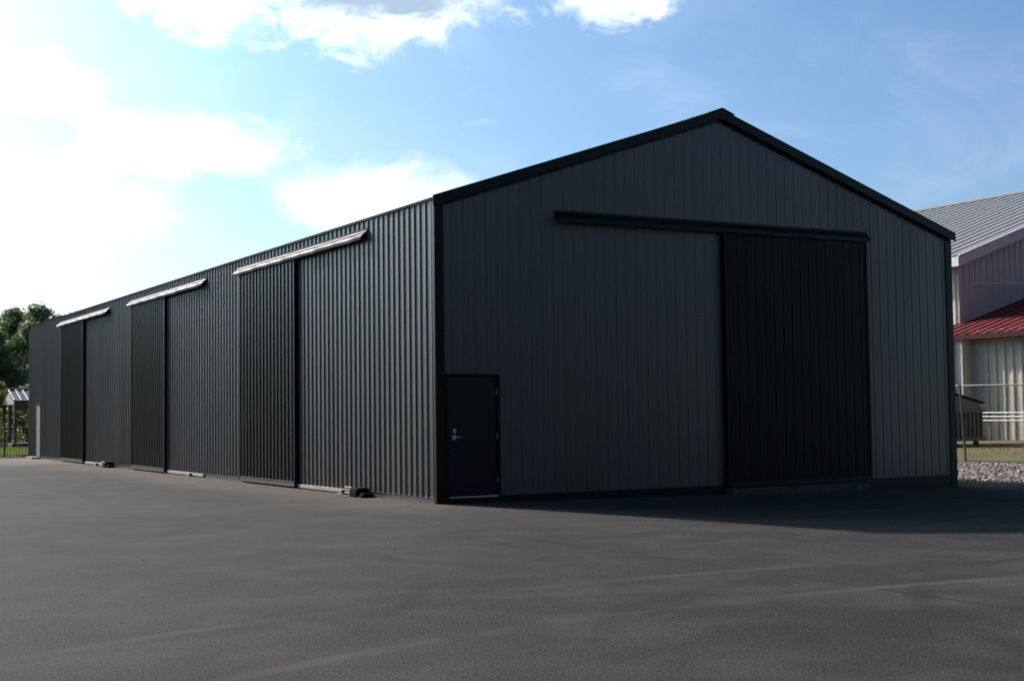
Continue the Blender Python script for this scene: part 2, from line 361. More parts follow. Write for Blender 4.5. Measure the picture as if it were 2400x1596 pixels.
# grass blades on the lawn and tufts on the verge
def blades(name, n, fx, fy, h0, h1, label, mat, w=.012):
    m = MB()
    for _ in range(n):
        x, y = fx(), fy(); z = g(x, y)-.05; h = random.uniform(h0, h1); a = random.uniform(0, 3.14)
        dx, dy = math.cos(a)*w, math.sin(a)*w; lx, ly = random.uniform(-.4, .4)*h, random.uniform(-.4, .4)*h
        m.add([(x-dx, y-dy, z), (x+dx, y+dy, z), (x+lx, y+ly, z+h)], [(0, 1, 2)])
    return tag(m.build(name, mat, recalc=False), label, 'grass', kind='stuff')
blades('lawn_grass', 16000, lambda: random.uniform(-5, 6), lambda: 38.6+random.random()**1.5*35, .06, .16,
       'bright green lawn behind the black iron fence', M['grassblade'], .02)
blades('verge_grass', 2600, lambda: random.uniform(21.9, 24.8), lambda: random.uniform(0, 10) if random.random() < .8 else random.uniform(-2, 13), .06, .16,
       'patchy short grass between gravel strip and dumpster', M['grassblade'], .012)

# ------------------------------------------------------------------ ribbed sheet profile
def profile(u0, u1, pitch, hmaj, wbase, wtop, hmin=0.0, phase=0.0):
    """list of (u, height) along the sheet"""
    pts = [(0, 0), (pitch/2-wbase/2, 0), (pitch/2-wtop/2, hmaj), (pitch/2+wtop/2, hmaj), (pitch/2+wbase/2, 0)]
    if hmin:
        q = pitch*.0
        pts = [(0, hmin), (.012, hmin), (.020, 0), (pitch/2-wbase/2, 0), (pitch/2-wtop/2, hmaj),
               (pitch/2+wtop/2, hmaj), (pitch/2+wbase/2, 0), (pitch-.020, 0), (pitch-.012, hmin)]
    k0 = math.floor((u0-phase)/pitch)-1; k1 = math.ceil((u1-phase)/pitch)+1
    allp = [(k*pitch+phase+u, h) for k in range(k0, k1) for (u, h) in pts]
    def hat(u):
        for (a, ha), (b_, hb) in zip(allp, allp[1:]):
            if a <= u <= b_: return ha + (hb-ha)*(u-a)/max(1e-9, b_-a)
        return 0
    res = [(u0, hat(u0))] + [(u, h) for u, h in allp if u0+1e-5 < u < u1-1e-5] + [(u1, hat(u1))]
    return res
PITCH_W, HM, WB, WT = .2290, .0260, .056, .028
def ribbed_wall(m, u0, u1, zb, zt, place, breaks=(), **kw):
    """place(u, h, z) -> xyz; zb/zt are functions of u"""
    pr = profile(u0, u1, kw.get('pitch', PITCH_W), kw.get('hm', HM), kw.get('wb', WB), kw.get('wt', WT), kw.get('hmin', .003), kw.get('phase', 0))
    for bk in breaks:
        for i, ((a, ha), (b_, hb)) in enumerate(zip(pr, pr[1:])):
            if a < bk < b_: pr.insert(i+1, (bk, ha+(hb-ha)*(bk-a)/(b_-a))); break
    vs = []
    for u, h in pr: vs += [place(u, h, zb(u)), place(u, h, zt(u))]
    fs = [(2*i, 2*i+2, 2*i+3, 2*i+1) for i in range(len(pr)-1)]
    m.add(vs, fs)

# ------------------------------------------------------------------ the black metal shed
W, LEN, EAVE, RIDGE = 12.50, 37.23, 5.16, 7.24
SL = (RIDGE-EAVE)/(W/2)
shed = empty('metal_shed', (0, 0, 0), 'long black ribbed metal shed with gable front and sliding doors along its side', 'shed')
def gtop(u): return EAVE + SL*min(u, W-u) - .015
DX0, DX1, DZ = .17, 1.245, 2.145            # opening of the walk door in the front
m = MB(); fp = lambda u, h, z: (u, -h, z)
ribbed_wall(m, 0.0, DX0, lambda u: 0, gtop, fp, hm=.013, wb=.052, wt=.016)
ribbed_wall(m, DX0, DX1, lambda u: DZ, gtop, fp, hm=.013, wb=.052, wt=.016)
ribbed_wall(m, DX1, W, lambda u: 0, gtop, fp, hm=.013, wb=.052, wt=.016, breaks=(W/2,))
m.build('front_wall', M['charcoal'], shed, recalc=False)
YD0, YD1, ZD = 34.86, 35.78, 2.03           # opening of the far grey door in the long side
m = MB(); sp_ = lambda u, h, z: (-h, u, z)
for a, b_, zb in ((0, YD0, 0), (YD0, YD1, ZD), (YD1, LEN, 0)):
    ribbed_wall(m, a, b_, (lambda q: (lambda u: q))(zb), lambda u: EAVE+.028, sp_)
m.build('side_wall', M['charcoal'], shed, recalc=False)
m = MB(); ribbed_wall(m, 0, LEN, lambda u: 0, lambda u: EAVE, lambda u, h, z: (W+h, u, z)); m.build('side_wall', M['charcoal'], shed, recalc=False)
m = MB(); ribbed_wall(m, 0, W, lambda u: 0, gtop, lambda u, h, z: (u, LEN+h, z), breaks=(W/2,)); m.build('rear_wall', M['charcoal'], shed, recalc=False)
m = MB()
for z in (.12, 1.30, 2.55, 3.80, 5.02):
    k = 0
    while k*PITCH_W < 36.8:
        y = k*PITCH_W+.152+.003*math.sin(k*7.1); k += 1
        if YD0-.1 < y < YD1+.1 and z < 2.2: continue
        m.add([(-.012, y+.009*math.cos(a*1.0472), z+.009*math.sin(a*1.0472)) for a in range(6)]+[(-.001, y+.013*math.cos(a*1.0472), z+.013*math.sin(a*1.0472)) for a in range(6)],
              [(0, 1, 2, 3, 4, 5)]+[(a, (a+1) % 6, (a+1) % 6+6, a+6) for a in range(6)])
tag(m.build('screw_head', M['black'], shed), kind='stuff')
# slab under it
MB().box(.06, W-.06, .06, LEN-.06, -.6, -.004).build('slab', M['concrete'], shed)
# base trim: flat board cover between siding and ground
def skirt(m, p0, p1, nrm, ztop=.004, t=.012, zlow=-.5):
    n = Vector((nrm[0], nrm[1], 0)); P0 = Vector((*p0, 0)); P1 = Vector((*p1, 0)); k = max(2, int((P1-P0).length/1.0))
    a = Vector((0, 0, zlow)); tt = Vector((0, 0, ztop))
    m.prism([P0+a, P1+a, P1+tt, P0+tt], -n*.01, n*t)
    m.prism([P0+tt+Vector((0, 0, -.004)), P1+tt+Vector((0, 0, -.004)), P1+tt, P0+tt], n*t, n*(t+.016))
m = MB(); skirt(m, (.0, 0), (W, 0), (0, -1)); m.build('base_trim', M['black'], shed)
for a, b_ in ((0.0, 3.0), (10.36, 13.35), (20.5, 23.6), (30.7, LEN)):
    m = MB(); skirt(m, (0, a), (0, b_), (-1, 0)); m.build('base_trim', M['trimlit'], shed)
# pale board exposed beside each sliding door
for a, b_ in ((3.0, 6.60), (13.35, 16.75), (23.6, 27.0)):
    m = MB(); m.box(-.055, -.002, a+.02, b_-.02, -.075, -.004)
    m.build('guide_board', M['board'], shed, bevel=.004)
    MB().box(-.03, -.012, a, b_, -.5, -.078).build('base_trim', M['black'], shed)
# corner trims (L sections standing just proud of the ribs)
for cx, cy, sx_, sy_ in ((0, 0, 1, 1), (W, 0, -1, 1), (0, LEN, 1, -1), (W, LEN, -1, -1)):
    m = MB(); q = .024
    pts = [(-q, -q), (.155, -q), (.155, -q+.006), (-q+.006, -q+.006), (-q+.006, .075), (-q, .075)]
    poly = [(cx+sx_*x, cy+sy_*y, 0) for x, y in pts]
    m.prism(poly, (0, 0, -.11 if cx == 0 else -.26), (0, 0, EAVE-.01)); m.build('corner_trim', M['black'], shed)
# roof: two ribbed slopes with small eave and gable overhang
OV, OG, RT = .05, .08, .045
for sgn in (1, -1):
    m = MB(); x_at = (lambda d: d) if sgn == 1 else (lambda d: W-d)
    pr = profile(-OG, LEN+OG, PITCH_W, .022, .05, .022)
    nv = Vector((-SL, 0, 1)).normalized(); vs = []
    for (u, h) in pr:
        for d in (-OV, W/2):
            z = EAVE + SL*d + RT
            vs.append((x_at(d-SL*h*.9), u, z+h)); vs.append((x_at(d), u, z-.012))
    k = 4; fs = []
    for i in range(len(pr)-1):
        a, b_ = i*k, (i+1)*k
        fs += [(a, a+2, b_+2, b_), (a, b_, b_+1, a+1), (a+1, b_+1, b_+3, a+3)]
    m.add(vs, fs); m.build('roof', M['black'], shed, recalc=False)
# rake trims on the gables and ridge cap
for y0, y1 in ((-OG-.03, -.03), (LEN+.03, LEN+OG+.03)):
    for sgn in (1, -1):
        X = (lambda d: d) if sgn == 1 else (lambda d: W-d)
        m = MB()
        poly = [(X(-OV-.03), 0, EAVE-SL*(OV+.03)-.085), (X(W/2), 0, RIDGE-.085), (X(W/2), 0, RIDGE+RT+.045), (X(-OV-.03), 0, EAVE-SL*(OV+.03)+RT+.045)]
        m.prism(poly, (0, y0, 0), (0, y0+.012 if y0 < 0 else y1, 0) if y0 < 0 else (0, y1, 0))
        top = [(X(-OV-.03), 0, EAVE-SL*(OV+.03)+RT+.047), (X(W/2), 0, RIDGE+RT+.047), (X(W/2), 0, RIDGE+RT+.055), (X(-OV-.03), 0, EAVE-SL*(OV+.03)+RT+.055)]
        m.prism(top, (0, min(y0, y1)-.004, 0), (0, max(y0, y1)+.06, 0))
        low = [(X(0), 0, EAVE-.135), (X(W/2), 0, RIDGE-.135), (X(W/2), 0, RIDGE-.09), (X(0), 0, EAVE-.09)]
        yy = -.036 if y0 < 0 else LEN+.024
        m.prism(low, (0, yy, 0), (0, yy+.012, 0))
        m.build('rake_trim', M['black'], shed)
m = MB(); c0 = RIDGE+RT+.02
pts = [(-.30, c0-.30*SL+.045), (0, c0+.055), (.30, c0-.30*SL+.045), (.30, c0-.30*SL+.035), (0, c0+.045), (-.30, c0-.30*SL+.035)]
m.prism([(W/2+x, 0, z+.012) for x, z in pts], (0, -OG-.05, 0), (0, LEN+OG+.05, 0)); m.build('ridge_cap', M['black'], shed)

# --- sliding doors: ribbed leaf standing proud of the wall, edge frame, bottom trim, rollers
def sliding(side, a, b_, label=None):
    """side 'front': along x, proud towards -y; 'side': along y, proud towards -x"""
    base = empty('sliding_door', ((a+b_)/2, -.09, 0) if side == 'front' else (-.09, (a+b_)/2, 0), None, None)
    base.parent = shed
    P = 0.10; zt = 4.93; zb = .055 if side == 'side' else .075
    if side == 'front': pl = lambda u, o, z: (u, -o, z)
    else: pl = lambda u, o, z: (-o, u, z)
    def bx(m, u0, u1, o0, o1, z0, z1):
        p, q = pl(u0, o0, z0), pl(u1, o1, z1)
        m.box(min(p[0], q[0]), max(p[0], q[0]), min(p[1], q[1]), max(p[1], q[1]), z0, z1)
    m = MB(); ribbed_wall(m, a+.03, b_-.03, lambda u: zb, lambda u: zt, lambda u, h, z: pl(u, P-.012+h, z), phase=.05, **(dict(hm=.013, wb=.052, wt=.016) if side == 'front' else {}))
    m.build('door_panel', M['frontdoor'] if side == 'front' else M['doorpaint'], base, recalc=False)
    for u0, u1 in ((a, a+.045), (b_-.045, b_)):
        m = MB(); bx(m, u0, u1, .035, P+.012, zb-.09, zt); m.build('edge_trim', M['black'], base)
    m = MB(); bx(m, a+.046, b_-.046, .04, P+.004, zb-.115, zb-.003); bx(m, a+.046, b_-.046, P+.005, P+.024, zb-.006, zb-.001)
    m.build('bottom_trim', M['trimlit'] if side == 'side' else M['black'], base)
    m = MB(); bx(m, a+.05, b_-.05, .04, .08, zt-.1, zt-.002); m.build('top_rail', M['black'], base)
    return base
sliding('front', 6.24, 9.98)
for k in range(3): sliding('side', 6.62+10.2*k, 10.34+10.2*k)
# track covers: bent sheet sloping out from the wall over the rail
def track(side, a, b_):
    if side == 'front': pl = lambda u, o, z: (u, -o, z)
    else: pl = lambda u, o, z: (-o, u, z)
    base = empty('track_cover', pl((a+b_)/2, 0, 4.98), None, None); base.parent = shed
    Z = 4.985 if side == 'side' else 5.10
    sec = [(.024, Z+.035), (.030, Z+.035), (.034, Z), (.165, Z-.135), (.165, Z-.19), (.160, Z-.19), (.160, Z-.137), (.026, Z-.005)]
    m = MB(); n = 24; o0 = len(m.v)
    for i in range(n+1):
        u = lerp(a, b_, i/n); wob = .006*math.sin(i*2.1)+.004*math.sin(i*5.3+1)
        for j, (o, z) in enumerate(sec): m.v.append(pl(u, o + (wob if 2 < j < 7 else 0), z + (wob*.7 if 2 < j < 7 else 0)))
    s = len(sec)
    for i in range(n):
        for j in range(s): m.f.append((i*s+j, i*s+(j+1) % s, (i+1)*s+(j+1) % s, (i+1)*s+j))
    m.f.append(tuple(range(s))); m.f.append(tuple(n*s+j for j in range(s)))
    m.build('cover_sheet', M['flash'] if side == 'side' else M['black'], base)
    m = MB(); z1 = Z-.05
    m.prism([pl(a+.03, .03, z1-.07), pl(a+.03, .03, z1), pl(a+.03, .10, z1), pl(a+.03, .10, z1-.07)], (0, 0, 0), Vector(pl(b_-a-.06, 0, 0)))
    m.build('rail', M['rubber'], base)
track('front', 2.44, 10.04)
for k, (a, b_) in enumerate(((2.86, 10.62), (13.15, 20.9), (23.5, 31.25))): track('side', a, b_)
# front door sill of concrete, its shade darkened into the colour
MB().box(6.2, 9.72, -.26, -.03, -.6, -.068).build('door_sill', M['sill'], shed, bevel=.01)
# --- walk door in the front
wd = empty('walk_door', (.70, .0, 0), None, None); wd.parent = shed
MB().box(DX0+.055, DX1-.055, .012, .055, .022, DZ-.055).build('door_leaf', M['walkdoor'], wd, bevel=.003)
m = MB()
m.box(DX0, DX0+.05, -.026, .09, -.02, DZ); m.box(DX1-.05, DX1, -.026, .09, -.02, DZ); m.box(DX0+.05, DX1-.05, -.026, .09, DZ-.05, DZ)
m.build('door_frame', M['black'], wd)
MB().box(DX0+.052, DX1-.052, -.03, .07, -.012, .014).build('threshold', M['steel'], wd)
m = MB(); m.box(.300, .372, -.010, .011, 1.000, 1.075)
m.tube([(.336, -.006, 1.037), (.336, -.052, 1.037)], .012, 10); m.tube([(.336, -.052, 1.037), (.38, -.054, 1.040), (.46, -.050, 1.036)], .010, 8, .008)
m.build('handle', M['steel'], wd)
m = MB(); m.box(.312, .368, -.012, .011, 1.115, 1.185); m.tube([(.340, -.010, 1.15), (.340, -.020, 1.15)], .018, 12); m.build('deadbolt', M['steel'], wd)
for z in (.28, 1.05, 1.83):
    MB().tube([(DX1-.058, -.006, z-.055), (DX1-.058, -.006, z+.055)], .008, 8).build('hinge', M['steel'], wd)
# --- grey door near the far end of the long side
fd = empty('walk_door', (0, (YD0+YD1)/2, 0), None, None); fd.parent = shed; fd['label'] = 'grey flush door near the far end of the long side'
MB().box(-.012, .03, YD0+.05, YD1-.05, .01, ZD-.05).build('door_leaf', M['greydoor'], fd, bevel=.003)
m = MB()
m.box(-.028, .06, YD0, YD0+.045, -.03, ZD); m.box(-.028, .06, YD1-.045, YD1, -.03, ZD); m.box(-.028, .06, YD0+.045, YD1-.045, ZD-.045, ZD)
m.build('door_frame', M['black'], fd)
m = MB(); m.tube([(-.012, YD0+.12, 1.0), (-.065, YD0+.12, 1.0)], .03, 10); m.build('door_knob', M['steel'], fd)
MB().box(-.35, -.03, YD0-.1, YD1+.1, -.5, -.03).build('door_step', M['concrete'], shed, bevel=.01)

# ------------------------------------------------------------------ door stops on the asphalt
def stop(y, label):
    z = g(-.2, y)
    e = empty('door_stop', (-.2, y, z), label, 'door stop', 'black door stops at the foot of the long side')
    m = MB(); m.prism([(-.34, 0, z), (-.06, 0, z), (-.06, 0, z+.145), (-.10, 0, z+.175), (-.30, 0, z+.175), (-.34, 0, z+.13)], (0, y-.20, 0), (0, y+.14, 0))
    m.build('block', M['rubber'], e, bevel=.02)
    m = MB(); m.prism([(-.33, 0, z), (-.08, 0, z), (-.08, 0, z+.08), (-.28, 0, z+.09)], (0, y-.42, 0), (0, y-.2, 0)); m.build('foot', M['rubber'], e, bevel=.015)
    m = MB()
    for zz in (.06, .12, .165): m.tube([(-.28, y+.14, z+zz), (-.28, y+.46, z+zz)], .022, 10)
    m.build('roller_bar', M['concrete'], e)
    m = MB(); m.box(-.20, -.10, y+.42, y+.46, z, z+.12); m.build('bracket', M['galv'], e)
stop(2.95, 'black door stop with pale roller bars nearest the front corner')
stop(23.0, 'small black door stop by the far sliding door track')
for y, lab in ((3.95, 'small rusty stake bracket beside the nearest black door stop'), (14.3, 'small rusty stake bracket under the middle pale board'), (24.9, 'small rusty stake bracket under the farthest pale board')):
    z = g(-.1, y); e = empty('guide_bracket', (-.1, y, z), lab, 'bracket', 'rusty brackets at the foot of the long wall')
    MB().box(-.13, -.07, y-.035, y+.035, z, z+.085).build('stake', M['rubber'], e, bevel=.005)
    MB().box(-.20, -.07, y-.12, y+.10, z-.002, z+.022).build('foot_plate', M['galv'], e, bevel=.004)

# ------------------------------------------------------------------ neighbour building on the right
BX, BY, BE, BS, BR, BYE = 27.95, 14.0, 6.95, .35, 39.2, 46.0
nb = empty('neighbour_building', (BX, BY, .3), 'pale metal building with grey ribbed roof and maroon lean-to right of the shed', 'building')
def ntop(u): return BE-.05 + BS*min(u-BX, 2*(BR-BX)-(u-BX))
m = MB(); kw = dict(pitch=.305, hm=.032, wb=.10, wt=.05, hmin=.005)
ribbed_wall(m, BX, 2*BR-BX, lambda u: .3, ntop, lambda u, h, z: (u, BY-h, z), breaks=(BR,), **kw); m.build('gable_wall', M['pinkwall'], nb, recalc=False)
m = MB(); ribbed_wall(m, BY, BYE, lambda u: .3, lambda u: BE-.05, lambda u, h, z: (BX-h, u, z), **kw); m.build('side_wall', M['cream'], nb, recalc=False)
m = MB(); m.box(BX, 2*BR-BX, BYE, BYE+.05, .3, BE-.2); m.build('rear_wall', M['pinkwall'], nb)
MB().box(BX-.04, BX+.10, BY-.045, BY-.036, .3, BE-.15).build('corner_trim', M['pinkwall'], nb)
for sgn in (1, -1):
    m = MB(); X = (lambda d: BX+d) if sgn == 1 else (lambda d: 2*BR-BX-d)
    pr = profile(BY-.5, BYE+.5, .61, .035, .08, .03); vs = []
    for u, h in pr:
        for d in (-.5, BR-BX): vs.append((X(d), u, BE+BS*d+.06+h))
    m.add(vs, [(2*i, 2*i+1, 2*i+3, 2*i+2) for i in range(len(pr)-1)]); m.build('roof', M['greyroof'], nb, recalc=False)
    m = MB()
    m.prism([(X(-.5), 0, BE-BS*.5-.32), (X(.0), 0, BE-.32), (X(BR-BX), 0, BE+BS*(BR-BX)-.32), (X(BR-BX), 0, BE+BS*(BR-BX)+.055), (X(-.5), 0, BE-BS*.5+.055)], (0, BY-.5, 0), (0, BY-.46, 0))
    m.build('rake_fascia', M['fascia'], nb)
    m = MB()
    m.prism([(X(-.5), 0, BE-BS*.5+.06), (X(BR-BX), 0, BE+BS*(BR-BX)+.06), (X(BR-BX), 0, BE+BS*(BR-BX)+.095), (X(-.5), 0, BE-BS*.5+.095)], (0, BY-.53, 0), (0, BY-.38, 0))
    m.build('rake_cap', M['fascia'], nb)
    m = MB(); m.prism([(X(-.5), 0, BE-BS*.5-.32), (X(0), 0, BE-.32), (X(0), 0, BE-.28), (X(-.5), 0, BE-BS*.5-.28)], (0, BY-.455, 0), (0, BYE, 0)); m.build('soffit', M['fascia'], nb)
x0 = BX-.5
MB().box(x0-.03, x0, BY-.5, BYE, BE-BS*.5-.30, BE-BS*.5+.04).build('eave_gutter', M['white'], nb)
m = MB(); m.prism([(BR-.3, 0, BE+BS*(BR-BX)-.02), (BR, 0, BE+BS*(BR-BX)+.14), (BR+.3, 0, BE+BS*(BR-BX)-.02), (BR, 0, BE+BS*(BR-BX)+.02)], (0, BY-.5, 0), (0, BYE, 0)); m.build('ridge_cap', M['greyroof'], nb)
# lean-to: cream walls, maroon ribbed roof
LX, LJ, LY0, LYJ, LYE = 26.31, 26.72, -3.0, 12.35, 15.2
LRS = .307; LZ = 3.93
def lroof(x): return LZ + LRS*(x-26.25)
kw2 = dict(pitch=.36, hm=.045, wb=.12, wt=.06, hmin=.005)
m = MB(); ribbed_wall(m, LYJ, LYE, lambda u: .28, lambda u: LZ+.0, lambda u, h, z: (LX-h, u, z), **kw2)
m.add([(LX, LYJ, .28), (LJ, LYJ, .28), (LJ, LYJ, LZ+.1), (LX, LYJ, LZ+.1)], [(0, 1, 2, 3)])
m.build('lean_to_wall', M['cream'], nb, recalc=False)
m = MB(); ribbed_wall(m, LY0, LYJ-.002, lambda u: .28, lambda u: LZ+.15, lambda u, h, z: (LJ-h, u, z), **kw2); m.build('lean_to_wall', M['cream'], nb, recalc=False)
m = MB(); m.box(LJ+.01, 34, LY0-.04, LY0, .28, LZ); m.build('lean_to_wall', M['cream'], nb)
m = MB(); pr = profile(LY0-.3, BY-.05, .46, .035, .10, .05); vs = []
for u, h in pr:
    for x in (26.25, 34.0): vs.append((x, u, lroof(x)+h))
m.add(vs, [(2*i, 2*i+1, 2*i+3, 2*i+2) for i in range(len(pr)-1)])
pr = profile(BY-.05, LYE+.3, .46, .035, .10, .05); vs = []
for u, h in pr:
    for x in (26.25, BX-.05): vs.append((x, u, lroof(x)+h))
m.add(vs, [(2*i, 2*i+1, 2*i+3, 2*i+2) for i in range(len(pr)-1)])
m.build('lean_to_roof', M['redroof'], nb, recalc=False)
m = MB(); m.box(26.19, 26.245, LY0-.3, LYE+.3, LZ-.17, LZ+.0); m.build('lean_to_fascia', M['maroon'], nb)
m = MB(); m.box(26.246, LJ+.03, LY0-.3, LYE+.3, LZ-.17, LZ-.14); m.build('lean_to_soffit', M['maroon'], nb)
m = MB(); m.tube([(26.15, LYJ+.62, LZ-.15), (26.19, LYJ+.60, LZ-.5), (26.19, LYJ+.60, .34)], .05, 8); m.build('downspout', M['white'], nb)
# three white pipes on short stands along the lean-to
pp = empty('pipe_rack', (26.2, 8, .38), 'three white horizontal pipes in front of the cream lean-to wall', 'pipe rack')
for z in (1.26, 1.13, 1.00): MB().tube([(26.0, 11.4, z), (26.0, -1, z-.02)], .021, 8).build('pipe', M['white'], pp)
for y in (11.1, 7.4, 3.9, .4): MB().box(26.03, 26.09, y-.03, y+.03, .3, 1.32).build('stand', M['galv'], pp)
# utility wire fixed to the gable and going off to a pole outside the picture
wr = empty('overhead_wire', (28.6, 13.9, 5.9), 'thin pale wire sagging across the mauve gable wall', 'wire')
P0, P1 = Vector((28.5, 13.88, 5.93)), Vector((48, 4.5, 7.3)); m = MB()
m.tube([P0.lerp(P1, i/24) - Vector((0, 0, 1.6*(i/24)*(1-i/24))) for i in range(25)], .016, 6); m.build('cable', M['white'], wr)
pl_ = empty('utility_pole', (48, 4.5, .4), 'wooden utility pole carrying the wire right of the building', 'utility pole')
MB().tube([(48, 4.5, .3), (48, 4.5, 8.2)], .14, 10, .1).build('pole', M['bark'], pl_)
MB().box(47.2, 48.8, 4.42, 4.5, 7.4, 7.52).build('crossarm', M['wood'], pl_)

# ------------------------------------------------------------------ dumpster
DXc, DYc = 24.3, 11.1; zg = g(DXc, DYc)
dp = empty('dumpster', (DXc, DYc, zg), 'grey ribbed dumpster with sloping lid behind the chain link fence', 'dumpster')
m = MB(); x0, x1, y0, y1 = 23.55, 25.0, 10.45, 12.3
m.prism([(x0, 0, zg+.18), (x1, 0, zg+.18), (x1, 0, zg+1.25), (x0, 0, zg+1.22)], (0, y0, 0), (0, y1, 0))
for k in range(8):
    x = lerp(x0+.08, x1-.08, k/7); m.box(x-.035, x+.035, y0-.06, y0, zg+.26, zg+1.10)
    y = lerp(y0+.08, y1-.08, k/7); m.box(x0-.04, x0, y-.02, y+.02, zg+.26, zg+1.10)
m.box(x0-.05, x1+.05, y0-.075, y0, zg+1.10, zg+1.18); m.box(x0-.05, x1+.05, y0-.075, y0, zg+.16, zg+.26)
m.box(x0-.055, x0-.002, y0, y1+.04, zg+1.10, zg+1.17); m.box(x0-.055, x0-.002, y0, y1+.04, zg+.17, zg+.25)
m.build('body', M['dumpster'], dp, bevel=.006)
m = MB(); m.prism([(x0-.05, 0, zg+1.72), (x1+.05, 0, zg+1.36), (x1+.05, 0, zg+1.42), (x0-.05, 0, zg+1.78)], (0, y0-.05, 0), (0, y1+.05, 0)); m.build('lid', M['rubber'], dp)
m = MB(); m.prism([(x0+.03, 0, zg+1.15), (x1-.1, 0, zg+1.15), (x1-.1, 0, zg+1.37), (x0+.03, 0, zg+1.70)], (0, y0+.03, 0), (0, y1-.03, 0)); m.build('hopper', M['dumpster'], dp)
for y in (y0+.2, y1-.2):
    MB().tube([(x0+.12, y-.04, zg+.09), (x0+.12, y+.04, zg+.09)], .09, 12).build('wheel', M['rubber'], dp)
    MB().tube([(x1-.12, y-.04, zg+.09), (x1-.12, y+.04, zg+.09)], .09, 12).build('wheel', M['rubber'], dp)
MB().box(x0-.09, x0-.061, y0+.1, y0+.5, zg+1.42, zg+1.50).build('sticker_plate', M['white'], dp)

# ------------------------------------------------------------------ chain link fence
cf = empty('chain_link_fence', (20.6, 7, -.16), 'rusty chain link fence standing along the gravel strip', 'fence')
FX, FZT = 20.6, 2.07
MB().tube([(FX, 13.5, FZT+.04), (FX, 7.36, FZT+.01), (FX, -6, FZT-.08)], .019, 8).build('top_rail', M['galv'], cf)
def post(y, lean): MB().tube([(FX, y, g(FX, y)-.1), (FX, y+lean, FZT+.05)], .032, 8).build('fence_post', M['galv'], cf)
post(7.15, .16); post(10.2, .02); post(3.9, 0); post(.6, 0); post(-2.7, 0)
m = MB(); s = .075; w = .003
zb = -.14; H = FZT-zb
ny = int(16/s)
for k in range(-int(H/s)-1, ny):
    for sg in (1, -1):
        # each wire runs diagonally from bottom to top
        ya, yb = k*s, k*s+H
        a0, a1 = max(ya, 0), min(yb, 16)
        if a1 <= a0: continue
        t0, t1 = (a0-ya)/H, (a1-ya)/H
        z0, z1 = (zb+H*t0, zb+H*t1) if sg == 1 else (FZT-H*t0, FZT-H*t1)
        xx = FX-.03+(.002 if sg == 1 else 0); Y0, Y1 = -4+a0, -4+a1
        m.add([(xx-w, Y0, z0), (xx+w, Y0, z0+w), (xx+w, Y1, z1+w), (xx-w, Y1, z1)], [(0, 1, 2, 3)])
        m.add([(xx, Y0, z0-w), (xx, Y0, z0+w), (xx, Y1, z1+w), (xx, Y1, z1-w)], [(0, 1, 2, 3)])
m.build('wire_mesh', M['galv'], cf, recalc=False)

# ------------------------------------------------------------------ black iron fence at the far left
fe = empty('iron_fence', (-4, 37.9, -.1), 'black iron picket fence at the far end of the yard', 'fence')
fy = 37.9; fz = g(-1, fy)
for z in (1.30, 1.14, .06): MB().box(-14, 1.6, fy-.015, fy+.015, fz+z, fz+z+.035).build('rail', M['iron'], fe)
for k in range(100):
    x = 1.5-.118*k; MB().box(x-.009, x+.009, fy-.009, fy+.009, fz-.02, fz+1.33).build('picket', M['iron'], fe)
for x in (1.55, -.85, -3.25, -5.65, -8.05, -10.45): MB().box(x-.035, x+.035, fy-.035, fy+.035, fz-.1, fz+1.42).build('post', M['iron'], fe)

# ------------------------------------------------------------------ small shelter on the lawn
sh = empty('garden_shelter', (5, 59, 0), 'small open timber shelter with ribbed metal roof on the lawn', 'shelter')
sx0, sx1, sy0, sy1, sy2 = 2.75, 7.2, 57.0, 59.0, 61.0; ez, rz = 2.42, 3.06; gz = g(4, 59)
for sy, nm in ((sy0, 1), (sy2, -1)):
    m = MB(); m.prism([(0, sy, ez), (0, sy1, rz), (0, sy1, rz+.05), (0, sy, ez+.05)], (sx0, 0, 0), (sx1, 0, 0)); rf = m.build('roof', M['slateroof'], sh)
    for k in range(12):
        x = sx0+.02+k*.36
        if x > sx1: break
        m = MB(); m.prism([(0, sy, ez+.052), (0, sy1, rz+.052), (0, sy1, rz+.10), (0, sy, ez+.10)], (x, 0, 0), (x+.05, 0, 0)); m.build('roof_rib', M['white'], rf)  # ribs coloured white to stand in for bright specular flashes
MB().prism([(0, sy1-.15, rz+.07), (0, sy1, rz+.14), (0, sy1+.15, rz+.07), (0, sy1, rz+.10)], (sx0, 0, 0), (sx1, 0, 0)).build('ridge_cap', M['flash'], sh)
MB().prism([(0, sy0+.15, ez-.16), (0, sy2-.15, ez-.16), (0, sy2-.15, ez+.03), (0, sy1, rz-.02), (0, sy0+.15, ez+.03)], (sx0+.06, 0, 0), (sx0+.12, 0, 0)).build('gable_panel', M['fascia'], sh)
MB().box(sx0+.05, sx1, sy0+.12, sy0+.20, ez-.16, ez-.005).build('beam', M['wood'], sh)
for x in (sx0+.14, sx1-.2):
    for y in (sy0+.25, sy1, sy2-.25): MB().box(x-.08, x+.08, y-.08, y+.08, gz, ez-.02).build('post', M['wood'], sh)
MB().box(sx0-.1, sx1+.1, sy0-.1, sy2+.1, gz-.1, gz+.20).build('platform', M['wood'], sh, bevel=.01)

